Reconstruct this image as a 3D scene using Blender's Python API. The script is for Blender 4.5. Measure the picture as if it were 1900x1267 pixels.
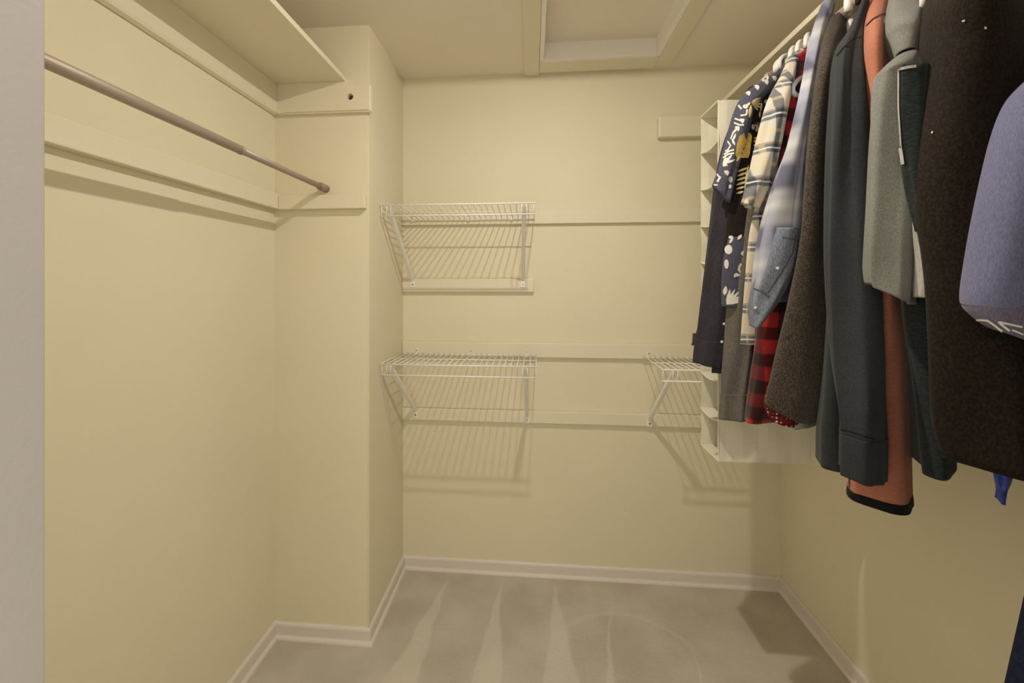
import bpy, bmesh, math, random
from mathutils import Vector, Matrix
from mathutils.bvhtree import BVHTree
random.seed(7)
for o in list(bpy.data.objects): bpy.data.objects.remove(o)
S = bpy.context.scene
COL = S.collection

# ------------------------------------------------------------------ camera, world, exposure
W_, H_, FPX = 1900, 1267, 800.0
PX0, HOR, TH, CH = 918.2, 525.0, math.radians(4.987), 1.42
cam = bpy.data.cameras.new('camera'); cam_o = bpy.data.objects.new('camera', cam); COL.objects.link(cam_o)
cam.sensor_width = 36; cam.lens = FPX / W_ * 36; cam.clip_start = 0.01
cam.shift_x = (W_/2 - PX0) / W_; cam.shift_y = (HOR - H_/2) / W_
cam_o.location = (0, 0, CH); cam_o.rotation_euler = (math.pi/2, 0, TH)
S.camera = cam_o
vs = S.view_settings
vs.view_transform = 'Standard'; vs.look = 'None'; vs.gamma = 1; vs.use_curve_mapping = False
vs.exposure = 0.02
w = bpy.data.worlds.new('bedroom_daylight'); S.world = w; w.use_nodes = True
w.node_tree.nodes['Background'].inputs[0].default_value = (1.0, 0.90, 0.73, 1)
w.node_tree.nodes['Background'].inputs[1].default_value = 1.95
LAMP_POWER, LAMP_COL = 15.0, (1.0, 0.92, 0.80)
LAMP_POS = (0.09, 1.05, 2.43)

CAMP = Vector((0, 0, CH))
RGT = Vector((math.cos(TH), math.sin(TH), 0)); FWD = Vector((-math.sin(TH), math.cos(TH), 0))
def ray(px, py): return FWD + RGT*((px-PX0)/FPX) + Vector((0, 0, (HOR-py)/FPX))

# ------------------------------------------------------------------ room numbers (metres)
LX, RX, BY, FY, CZ = -1.035, 1.15, 2.11, 0.338, 2.44
CX, CY = -0.645, 1.655          # boxed chase in the far left corner
ROD_X, ROD_Z = 0.80, 2.115

# ------------------------------------------------------------------ helpers
def mesh_obj(name, bm, mat=None, parent=None, smooth=False):
    me = bpy.data.meshes.new(name); bm.normal_update(); bm.to_mesh(me); bm.free()
    if smooth:
        for p in me.polygons: p.use_smooth = True
    o = bpy.data.objects.new(name, me); COL.objects.link(o)
    if mat: me.materials.append(mat)
    if parent: o.parent = parent
    return o
def tag(o, label, cat, group=None):
    o['label'] = label; o['category'] = cat
    if group: o['group'] = group
    return o
def struct(o): o['kind'] = 'structure'; return o
def empty(name, loc=(0, 0, 0), rz=0):
    o = bpy.data.objects.new(name, None); COL.objects.link(o); o.empty_display_size = .05
    o.location = loc; o.rotation_euler = (0, 0, rz); return o
def box(bm, x0, x1, y0, y1, z0, z1, bev=0, seg=2):
    r = bmesh.ops.create_cube(bm, size=1)
    vv = r['verts']
    for v in vv: v.co = Vector((x0+(x1-x0)*(v.co.x+.5), y0+(y1-y0)*(v.co.y+.5), z0+(z1-z0)*(v.co.z+.5)))
    if bev:
        ed = {e for v in vv for e in v.link_edges}
        bmesh.ops.bevel(bm, geom=list(ed), offset=bev, segments=seg, affect='EDGES', profile=.5)
def box_obj(name, d, mat, parent=None, bev=0, origin=None):
    bm = bmesh.new(); box(bm, *d, bev=bev)
    if origin:
        for v in bm.verts: v.co -= Vector(origin)
    o = mesh_obj(name, bm, mat, parent)
    if origin: o.location = origin
    return o
def tube(bm, pts, r, n=8, caps=True):
    """round tube along a polyline"""
    pts = [Vector(p) for p in pts]; rings = []
    up = None
    for i, p in enumerate(pts):
        if i == 0: d = pts[1]-p
        elif i == len(pts)-1: d = p-pts[i-1]
        else: d = (pts[i+1]-p).normalized() + (p-pts[i-1]).normalized()
        d.normalize()
        if up is None:
            up = Vector((0, 0, 1)) if abs(d.z) < .9 else Vector((1, 0, 0))
        a = d.cross(up).normalized(); b = a.cross(d).normalized(); up = b
        rr = r[i] if isinstance(r, (list, tuple)) else r
        rings.append([bm.verts.new(p + a*math.cos(2*math.pi*k/n)*rr + b*math.sin(2*math.pi*k/n)*rr) for k in range(n)])
    for A, B in zip(rings, rings[1:]):
        for k in range(n): bm.faces.new((A[k], A[(k+1) % n], B[(k+1) % n], B[k]))
    if caps: bm.faces.new(rings[0][::-1]); bm.faces.new(rings[-1])
def tube_obj(name, pts, r, mat, parent=None, n=8, smooth=True):
    bm = bmesh.new(); tube(bm, pts, r, n); return mesh_obj(name, bm, mat, parent, smooth)

# ------------------------------------------------------------------ materials
class N:
    """tiny node helper"""
    def __init__(s, name):
        s.m = bpy.data.materials.new(name); s.m.use_nodes = True; s.t = s.m.node_tree
        s.b = s.t.nodes['Principled BSDF']; s.tc = s.t.nodes.new('ShaderNodeTexCoord')
    def n(s, ty, **kw):
        nd = s.t.nodes.new(ty)
        for k, v in kw.items(): setattr(nd, k, v)
        return nd
    def l(s, a, b): s.t.links.new(a, b)
    def val(s, x, sock):
        if isinstance(x, (int, float)): sock.default_value = x
        else: s.l(x, sock)
    def math(s, op, a, b=0.0, c=None, clamp=False):
        nd = s.n('ShaderNodeMath', operation=op, use_clamp=clamp); s.val(a, nd.inputs[0]); s.val(b, nd.inputs[1])
        if c is not None: s.val(c, nd.inputs[2])
        return nd.outputs[0]
    def mix(s, f, a, b, blend='MIX'):
        nd = s.n('ShaderNodeMix', data_type='RGBA', blend_type=blend); s.val(f, nd.inputs[0])
        for x, i in ((a, 6), (b, 7)):
            if isinstance(x, (tuple, list)): nd.inputs[i].default_value = (*x, 1)
            else: s.l(x, nd.inputs[i])
        return nd.outputs[2]
    def noise(s, scale, detail=3, vec=None, rough=.5):
        nd = s.n('ShaderNodeTexNoise'); nd.inputs['Scale'].default_value = scale; nd.inputs['Detail'].default_value = detail
        nd.inputs['Roughness'].default_value = rough
        s.l(vec or s.tc.outputs['Object'], nd.inputs['Vector']); return nd.outputs[0]
    def mapping(s, scale=(1, 1, 1), rot=(0, 0, 0)):
        nd = s.n('ShaderNodeMapping'); nd.inputs['Scale'].default_value = scale; nd.inputs['Rotation'].default_value = rot
        s.l(s.tc.outputs['Object'], nd.inputs['Vector']); return nd.outputs[0]
    def ramp(s, f, a, b): # smoothstep a..b
        nd = s.n('ShaderNodeMapRange', interpolation_type='SMOOTHSTEP'); s.l(f, nd.inputs[0])
        nd.inputs[1].default_value = a; nd.inputs[2].default_value = b; return nd.outputs[0]
    def bump(s, h, strength, dist):
        nd = s.n('ShaderNodeBump'); nd.inputs['Strength'].default_value = strength; nd.inputs['Distance'].default_value = dist
        s.l(h, nd.inputs['Height']); s.l(nd.outputs[0], s.b.inputs['Normal'])
    def col(s, c):
        if isinstance(c, (tuple, list)): s.b.inputs['Base Color'].default_value = (*c, 1)
        else: s.l(c, s.b.inputs['Base Color'])
    def set(s, rough=.6, metal=0, spec=.5, **kw):
        s.b.inputs['Roughness'].default_value = rough; s.b.inputs['Metallic'].default_value = metal
        s.b.inputs['Specular IOR Level'].default_value = spec
        for k, v in kw.items(): s.b.inputs[k].default_value = v
        return s.m
def paint(name, c, rough=.55, bscale=260, bstr=.12, var=.04, spec=.35):
    k = N(name); f = k.noise(3.0, 2)
    k.col(k.mix(f, tuple(x*(1-var) for x in c), tuple(min(1, x*(1+var)) for x in c)))
    k.bump(k.noise(bscale, 3), bstr, .0015); return k.set(rough, spec=spec)
def srgb(r, g, b): return tuple((x/255/12.92 if x <= 10 else ((x/255+.055)/1.055)**2.4) for x in (r, g, b))

M_WALL = paint('cream_wall_paint', (0.76, 0.70, 0.535))
M_TRIM = paint('cream_gloss_wood_paint', (0.77, 0.71, 0.56), .4, 90, .08)
M_CEIL = paint('stippled_ceiling_paint', (0.84, 0.77, 0.67), .8, 140, .35, .03, .2)
M_BASE = paint('off_white_baseboard_paint', (0.72, 0.67, 0.62), .4, 90, .05)
M_LIP = paint('white_hatch_paint', (0.90, 0.87, 0.83), .5, 90, .1)
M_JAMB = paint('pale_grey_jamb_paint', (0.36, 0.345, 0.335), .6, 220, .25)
M_SHELFEDGE = paint('shelf_board_paint', (0.78, 0.72, 0.57), .45, 90, .08)
M_WIRE = paint('white_vinyl_wire', (0.86, 0.84, 0.80), .35, 50, .02, 0)
M_PLASTIC = paint('white_plastic', (0.84, 0.82, 0.78), .3, 50, .01, 0)
M_BLACKPL = paint('black_plastic', (0.012, 0.012, 0.013), .35, 50, .01, 0)
M_WOOD = paint('raw_brown_wood', (0.16, 0.055, 0.02), .8, 90, .2, .2)
M_SCREW = N('steel_screw').set(.35, 1); M_SCREW.node_tree.nodes['Principled BSDF'].inputs['Base Color'].default_value = (.35, .34, .33, 1)
k = N('brushed_rod_metal'); k.col(k.mix(k.noise(1, 2, k.mapping((90, 2, 90))), (.36, .30, .25), (.47, .40, .34))); M_ROD = k.set(.55, .45)
M_CAP = paint('taupe_rubber_cap', (.30, .235, .19), .5, 60, .05, .02)

def carpet():
    k = N('worn_beige_carpet')
    sep = k.n('ShaderNodeSeparateXYZ'); k.l(k.tc.outputs['Object'], sep.inputs[0]); x, y = sep.outputs[0], sep.outputs[1]
    wob = k.math('MULTIPLY', k.math('SUBTRACT', k.noise(5, 3), .5), .05)
    total = None
    # vacuum tracks: pale wedges whose points end near the far wall
    for x0, y0, dx, wd in ((-.40, 2.08, -.06, .11), (-.145, 2.08, -.02, .10), (.105, 2.08, .0, .12), (.36, 2.02, -.10, .035), (.62, 1.78, -.05, .05)):
        d = k.math('SUBTRACT', y0, y)                       # distance towards the door
        c = k.math('MULTIPLY_ADD', d, dx/.5, x0)
        half = k.math('MULTIPLY', d, wd/.5/2)
        e = k.math('SUBTRACT', half, k.math('ABSOLUTE', k.math('SUBTRACT', k.math('ADD', x, wob), c)))
        m_ = k.ramp(e, -.004, .012)
        m_ = k.math('MULTIPLY', m_, k.ramp(d, 0, .05))
        m_ = k.math('MULTIPLY', m_, k.math('SUBTRACT', 1, k.math('MULTIPLY', k.ramp(d, .45, .8), .8)))
        total = m_ if total is None else k.math('MAXIMUM', total, m_)
    # one curved stroke
    ax = k.math('SUBTRACT', x, .36); ay = k.math('SUBTRACT', y, 1.66)
    rr = k.math('SQRT', k.math('ADD', k.math('MULTIPLY', ax, ax), k.math('MULTIPLY', k.math('MULTIPLY', ay, ay), 1.4)))
    arc = k.math('SUBTRACT', .018, k.math('ABSOLUTE', k.math('SUBTRACT', k.math('ADD', rr, wob), .27)))
    arc = k.math('MULTIPLY', k.math('MULTIPLY', k.ramp(arc, 0, .012), k.ramp(ay, .02, .1)), .5)
    total = k.math('MAXIMUM', total, arc)
    patch = k.noise(4.5, 4)
    fib = k.noise(330, 3, rough=.7)
    c = k.mix(k.ramp(patch, .3, .7), (.54, .50, .42), (.66, .616, .525))
    c = k.mix(k.math('MULTIPLY', total, .5), c, (.82, .78, .68))
    stain = k.ramp(k.noise(2.1, 5, rough=.65), .60, .74)
    c = k.mix(k.math('MULTIPLY', stain, .45), c, (.19, .165, .095))
    c = k.mix(k.math('MULTIPLY', fib, .35), c, (.36, .335, .28))
    k.col(c); k.bump(k.math('ADD', fib, k.math('MULTIPLY', k.noise(60, 3), 1.2)), .6, .004)
    return k.set(1, spec=.05)
M_CARPET = carpet()

def fabric(name, c1, c2=None, scale=420, stretch=(1, 1, .25), sheen=.25, bump=.35, rough=.9, mottle=.25, sheen_col=None):
    """woven or knitted cloth: two yarn tones mixed by a fine stretched noise"""
    k = N(name); c2 = c2 or tuple(x*1.25 for x in c1)
    v = k.mapping(stretch); f = k.noise(scale, 4, v, .7)
    c = k.mix(k.ramp(f, .38, .64), c1, c2)
    c = k.mix(k.math('MULTIPLY', k.ramp(k.noise(9, 3), .35, .7), mottle), c, tuple(x*.6 for x in c1))
    k.col(c); k.bump(f, bump, .002)
    return k.set(rough, spec=.15, **{'Sheen Weight': sheen*.6, 'Sheen Roughness': .5})

def plaid(name, ground, bands, px, pz, sheen=.1, soft=0.0, x0=0.0, z0=0.0):
    """checked cloth: bands = (colour, centre, half width, strength, axis) within one repeat"""
    k = N(name); sep = k.n('ShaderNodeSeparateXYZ')
    v = k.tc.outputs['Object']; k.l(v, sep.inputs[0])
    wv = k.math('MULTIPLY', k.math('SUBTRACT', k.noise(14, 2), .5), .012)
    X = k.math('ADD', k.math('ADD', sep.outputs[0], k.math('MULTIPLY', sep.outputs[1], .85)), wv); Z = k.math('ADD', sep.outputs[2], wv)
    c = ground
    for col, cen, hw, st, axis in bands:
        t, p, off = (X, px, x0) if axis == 'x' else (Z, pz, z0)
        fr = k.math('FRACT', k.math('ADD', k.math('DIVIDE', k.math('ADD', t, off), p), 10.5 - cen))
        d = k.math('ABSOLUTE', k.math('SUBTRACT', fr, .5))
        m_ = k.math('SUBTRACT', 1, k.ramp(d, max(0, hw-.02-soft), hw+.02+soft))
        c = k.mix(k.math('MULTIPLY', m_, st), c, col, 'MULTIPLY' if sum(col) < 1.2 else 'MIX')
    f = k.noise(500, 3); c = k.mix(k.math('MULTIPLY', f, .25), c, (.03, .03, .035)); k.col(c); k.bump(f, .3, .0015)
    return k.set(.9, spec=.15, **{'Sheen Weight': sheen})

# ------------------------------------------------------------------ the room shell
T = .1
DX0, DX1, DZ = -.42, .42, 2.06      # doorway the camera stands in
struct(box_obj('floor', (LX-T, RX+T, -.9, BY+T, -.05, 0), M_CARPET))
HX0, HX1, HY0, HY1 = .035, .56, 1.28, 1.968   # hatch opening in the ceiling
bm = bmesh.new()
for d in ((LX-T, HX0, FY-.12, BY+T), (HX1, RX+T, FY-.12, BY+T), (HX0, HX1, FY-.12, HY0), (HX0, HX1, HY1, BY+T)): box(bm, *d, CZ, CZ+.05)
struct(mesh_obj('ceiling', bm, M_CEIL))
struct(box_obj('wall_back', (LX-T, RX+T, BY, BY+T, 0, CZ), M_WALL))
struct(box_obj('wall_left', (LX-T, LX, FY-.12, BY, 0, CZ), M_WALL))
struct(box_obj('wall_right', (RX, RX+T, FY-.12, BY, 0, CZ), M_WALL))
bm = bmesh.new(); box(bm, LX, CX, CY, BY, 0, CZ)
bmesh.ops.bevel(bm, geom=[e for e in bm.edges if all(abs(v.co.x-CX) < 1e-4 and abs(v.co.y-CY) < 1e-4 for v in e.verts)], offset=.004, segments=2, affect='EDGES')
struct(mesh_obj('wall_chase', bm, M_WALL))
bm = bmesh.new()
box(bm, LX, DX0-.016, FY-.12, FY, 0, CZ); box(bm, DX1+.016, RX, FY-.12, FY, 0, CZ); box(bm, DX0-.016, DX1+.016, FY-.12, FY, DZ+.016, CZ)
struct(mesh_obj('wall_front', bm, M_WALL))
bm = bmesh.new()
box(bm, DX0-.016, DX0, FY-.12, FY, 0, DZ, .0015); box(bm, DX1, DX1+.016, FY-.12, FY, 0, DZ, .0015); box(bm, DX0-.016, DX1+.016, FY-.12, FY, DZ, DZ+.016)
struct(mesh_obj('trim_1', bm, M_JAMB))['label'] = 'pale grey painted lining of the closet doorway'

# baseboards: flat board with rounded top, and a quarter-round shoe as its part
def baseboard(name, a, b, nrm, label, trim0=0, trim1=0):
    a, b, nrm = Vector((*a, 0)), Vector((*b, 0)), Vector((*nrm, 0))
    d = (b-a).normalized()
    def run(prof, c0, c1):
        bm = bmesh.new(); rings = []
        for p, s, cc in ((a, 1, c0), (b, -1, c1)):
            rings.append([bm.verts.new(p + nrm*q[0] + Vector((0, 0, q[1])) + d*s*cc*q[0]) for q in prof])
        n = len(prof)
        for i in range(n): bm.faces.new((rings[0][i], rings[0][(i+1) % n], rings[1][(i+1) % n], rings[1][i]))
        bm.faces.new(rings[0][::-1]); bm.faces.new(rings[1]); bmesh.ops.recalc_face_normals(bm, faces=bm.faces); return bm
    o = struct(mesh_obj(name, run([(0, 0), (.012, 0), (.012, .050), (.010, .056), (.005, .060), (0, .060)], trim0, trim1), M_BASE)); o['label'] = label
    q = [(.012, 0), (.024, 0)] + [(.012+.012*math.cos(t), .014*math.sin(t)) for t in (.3, .6, .9, 1.2)] + [(.012, .014)]
    mesh_obj('shoe_moulding', run(q, trim0, trim1), M_BASE, o)
baseboard('baseboard_back', (CX, BY), (RX, BY), (0, -1), 'low off-white baseboard along the back wall', 1, 1)
baseboard('baseboard_right', (RX, BY), (RX, FY), (-1, 0), 'low off-white baseboard along the right wall', 1, 1)
baseboard('baseboard_left', (LX, FY), (LX, CY), (1, 0), 'low off-white baseboard along the left wall', 1, 1)
baseboard('baseboard_chase', (LX, CY), (CX, CY), (0, -1), 'short off-white baseboard across the front of the boxed corner', 1, -1)
baseboard('baseboard_chase_side', (CX, CY), (CX, BY), (1, 0), 'short off-white baseboard along the side of the boxed corner', -1, 1)

# ------------------------------------------------------------------ attic hatch
hz = CZ
h = tag(empty('attic_hatch', ((HX0+HX1)/2, (HY0+HY1)/2, hz)), 'square attic hatch with flat painted casing in the ceiling', 'hatch')
def hp(name, d, mat, bev=.002):
    o = box_obj(name, d, mat, None, bev); o.parent = h; o.matrix_parent_inverse = Matrix.Translation(-h.location); return o
cw = .072
hp('casing', (HX0-cw, HX0-.004, HY0-cw, HY1+.125, hz-.018, hz), M_TRIM)
hp('casing', (HX1+.004, HX1+cw, HY0-cw, HY1+.07, hz-.018, hz), M_TRIM)
hp('casing', (HX0-.003, HX1+.003, HY1+.003, HY1+.10, hz-.0175, hz), M_TRIM)
hp('casing', (HX0-.003, HX1+.003, HY0-cw, HY0-.003, hz-.0175, hz), M_TRIM)
for d in ((HX0-.003, HX0+.016, HY0, HY1), (HX1-.016, HX1+.003, HY0, HY1), (HX0+.016, HX1-.016, HY1-.013, HY1+.003), (HX0+.016, HX1-.016, HY0-.003, HY0+.013)):
    hp('inner_lining', (*d, hz-.014, hz+.10), M_LIP, .001)
hp('panel', (HX0+.012, HX1-.012, HY0+.01, HY1-.009, hz+.062, hz+.08), M_CEIL, 0)

# ------------------------------------------------------------------ ceiling lamp (flush downlight)
lamp = tag(empty('ceiling_lamp', (LAMP_POS[0], LAMP_POS[1], CZ)), 'small round white flush downlight on the ceiling', 'lamp')
def lathe(name, prof, mat, parent, n=24, loc=(0, 0, 0)):
    bm = bmesh.new(); rings = []
    for r, z in prof: rings.append([bm.verts.new((loc[0]+r*math.cos(2*math.pi*i/n), loc[1]+r*math.sin(2*math.pi*i/n), loc[2]+z)) for i in range(n)])
    for A, B in zip(rings, rings[1:]):
        for i in range(n): bm.faces.new((A[i], A[(i+1) % n], B[(i+1) % n], B[i]))
    bm.faces.new(rings[0]); bm.faces.new(rings[-1]); bmesh.ops.recalc_face_normals(bm, faces=bm.faces)
    return mesh_obj(name, bm, mat, parent, True)
lathe('holder', [(.058, 0), (.058, -.006), (.050, -.012), (.004, -.0125)], M_PLASTIC, lamp)
k = N('glowing_lens'); k.b.inputs['Emission Color'].default_value = (*LAMP_COL, 1); k.col((.9, .9, .9))
BR = .018; RS = BR/math.sin(math.pi/4)      # shallow domed lens
k.b.inputs['Emission Strength'].default_value = LAMP_POWER / (math.pi*BR*BR*1.17*math.pi)
lathe('lens', [(BR-.001, -.0128)] + [(RS*math.sin(t), -.0132-RS*(math.cos(t)-math.cos(math.pi/4))) for t in [math.pi/4*(1-i/7) for i in range(7)]] + [(.0006, -.0132-RS*(1-math.cos(math.pi/4)))], k.set(.3), lamp)

# ------------------------------------------------------------------ left side: shelf, ledgers, cleats, rod
def board(name, d, label, mat=M_TRIM, bev=.003, cat='wooden board', group=None):
    c = ((d[0]+d[1])/2, (d[2]+d[3])/2, d[4])
    return tag(box_obj(name, d, mat, None, bev, c), label, cat, group)
SZ = 2.212
board('closet_shelf', (LX+.001, -.733, FY+.002, CY-.001, SZ, SZ+.019), 'long cream board shelf high along the left wall', M_SHELFEDGE, .0015, 'shelf')
# ledger with a generously rounded lower edge
bm = bmesh.new(); prof = [(0, 2.092), (.008, 2.092), (.0165, 2.096), (.0205, 2.105), (.021, 2.115), (.021, SZ-.0005), (0, SZ-.0005)]
rr = []
for y in (FY+.002, CY-.001): rr.append([bm.verts.new((p[0]-.0105, y-(FY+CY)/2, p[1]-2.092)) for p in prof])
n = len(prof)
for i in range(n): bm.faces.new((rr[0][i], rr[0][(i+1) % n], rr[1][(i+1) % n], rr[1][i]))
bm.faces.new(rr[0]); bm.faces.new(rr[1]); bmesh.ops.recalc_face_normals(bm, faces=bm.faces)
o = mesh_obj('shelf_ledger', bm, M_TRIM); o.location = (LX+.0115, (FY+CY)/2, 2.092)
tag(o, 'long cream ledger board under the shelf on the left wall', 'wooden board')
# ledger across the chase, drilled through
def drilled(x0, x1, z0, z1, y0, y1, hx, hzz, r, bev=.004):
    bm = bmesh.new()
    oc = [bm.verts.new((x, y0, z)) for x, z in ((x0, z0), (x1, z0), (x1, z1), (x0, z1))]
    hc = [bm.verts.new((hx+r*math.cos(a), y0, hzz+r*math.sin(a))) for a in [2*math.pi*i/20 for i in range(20)]]
    ed = [bm.edges.new((oc[i], oc[(i+1) % 4])) for i in range(4)] + [bm.edges.new((hc[i], hc[(i+1) % 20])) for i in range(20)]
    f = bmesh.ops.triangle_fill(bm, edges=ed, use_beauty=True)
    fs = [g for g in f['geom'] if isinstance(g, bmesh.types.BMFace)]
    ex = bmesh.ops.extrude_face_region(bm, geom=fs)
    for g in ex['geom']:
        if isinstance(g, bmesh.types.BMVert): g.co.y = y1
    bmesh.ops.recalc_face_normals(bm, faces=bm.faces)
    ee = [e for e in bm.edges if all(v.co.y < y0+1e-5 and (abs(v.co.z-z0) < 1e-5 or abs(v.co.x-x1) < 1e-5) for v in e.verts) and (abs(e.verts[0].co.z-e.verts[1].co.z) < 1e-6 or abs(e.verts[0].co.x-e.verts[1].co.x) < 1e-6) and e.is_boundary is False and len({round(f_.normal.y, 2) for f_ in e.link_faces}) > 1]
    bmesh.ops.bevel(bm, geom=ee, offset=bev, segments=3, affect='EDGES'); return bm
bm = drilled(LX+.022, -.629, 2.092, 2.197, CY-.021, CY-.0005, -.712, 2.150, .0125, .006)
for v in bm.verts: v.co -= Vector((-.83, CY-.01, 2.092))
# step under the shelf so that the shelf end rests on it
o = mesh_obj('shelf_ledger', bm, M_TRIM); o.location = (-.83, CY-.01, 2.092)
tag(o, 'short cream ledger board with one drilled hole on the boxed corner', 'wooden board')
lathe('hole_wood', [(.012, 0), (.012, .002), (.004, .002)], M_WOOD, o).matrix_local = Matrix.Translation((-.712+.83, .0085, 2.150-2.092)) @ Matrix.Rotation(math.pi/2, 4, 'X')
bm = bmesh.new(); box(bm, LX+.022, -.734, CY-.0205, CY-.0005, 2.1965, SZ-.0005)
for v in bm.verts: v.co -= Vector((-.83, CY-.01, 2.092))
mesh_obj('packing_strip', bm, M_TRIM, o)
o = board('wall_cleat', (LX+.0005, LX+.0285, FY+.002, CY-.001, 1.714, 1.776), 'long cream cleat board on the left wall below the rod')
bm = bmesh.new(); tube(bm, [(.0141, -.415+.012*math.cos(a), .035+.012*math.sin(a)) for a in [2*math.pi*i/20 for i in range(21)]], .0012, 6, False)
mesh_obj('plug_ring', bm, M_TRIM, o, True)
board('wall_cleat', (LX+.029, -.652, CY-.0235, CY-.0005, 1.712, 1.768), 'short cream cleat board on the boxed corner beside the rod end')
RXL, RZL = -.82, 1.795
rod = tag(empty('closet_rod', (RXL, CY, RZL)), 'telescopic metal clothes rod empty along the left wall', 'clothes rod')
def ycyl(name, y0, y1, r, mat, parent, n=24, hollow=False):
    bm = bmesh.new(); tube(bm, [(0, y0-CY, 0), (0, y1-CY, 0)], r, n); return mesh_obj(name, bm, mat, parent, True)
ycyl('outer_tube', FY+.004, 1.15, .0125, M_ROD, rod); ycyl('inner_tube', 1.10, CY-.03, .0103, M_ROD, rod)
bm = bmesh.new(); tube(bm, [(0, 1.1465-CY, 0), (0, 1.1535-CY, 0)], .0131, 24); mesh_obj('tube_lip', bm, M_ROD, rod, True)
ycyl('end_cap', CY-.052, CY-.0005, .0150, M_CAP, rod); ycyl('end_cap', FY+.0005, FY+.04, .0150, M_CAP, rod)

# ------------------------------------------------------------------ back wall cleats
board('wall_cleat', (CX+.001, RX-.001, BY-.0195, BY-.0005, 1.706, 1.773), 'long cream cleat board across the back wall behind the upper wire shelf')
board('wall_cleat', (CX+.001, .006, BY-.0195, BY-.0005, 1.376, 1.441), 'short cream cleat board under the feet of the upper shelf brackets')
board('wall_cleat', (CX+.001, RX-.001, BY-.0195, BY-.0005, 1.060, 1.130), 'long cream cleat board across the back wall behind the two lower wire shelves')
board('wall_cleat', (CX+.001, RX-.001, BY-.0195, BY-.0005, .742, .800), 'long cream cleat board carrying the feet of the lower shelf brackets')
board('shelf_ledger', (.588, RX-.001, BY-.0395, BY-.0005, 2.101, 2.2), 'thick cream ledger block high on the back wall above the canvas organizer', bev=.005)
# right shelf and its rod
board('closet_shelf', (.822, RX-.001, FY+.002, BY-.001, 2.2005, 2.2195), 'cream board shelf above the hanging clothes on the right wall', M_SHELFEDGE, .0015, 'shelf')
board('shelf_ledger', (RX-.0205, RX-.0005, FY+.002, BY-.04, 2.09, 2.2), 'long cream ledger board under the shelf behind the hanging clothes')
rod2 = tag(empty('closet_rod', (ROD_X, BY, ROD_Z)), 'metal clothes rod carrying the hanging clothes and the canvas organizer', 'clothes rod')
bm = bmesh.new(); tube(bm, [(0, FY+.002-BY, 0), (0, -.042, 0)], .0155, 20); mesh_obj('tube', bm, M_ROD, rod2, True)
for y0, y1 in ((FY+.0005-BY, FY+.03-BY), (-.065, -.040)):
    bm = bmesh.new(); tube(bm, [(0, y0, 0), (0, y1, 0)], .021, 20); mesh_obj('rod_socket', bm, M_PLASTIC, rod2, True)

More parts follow.
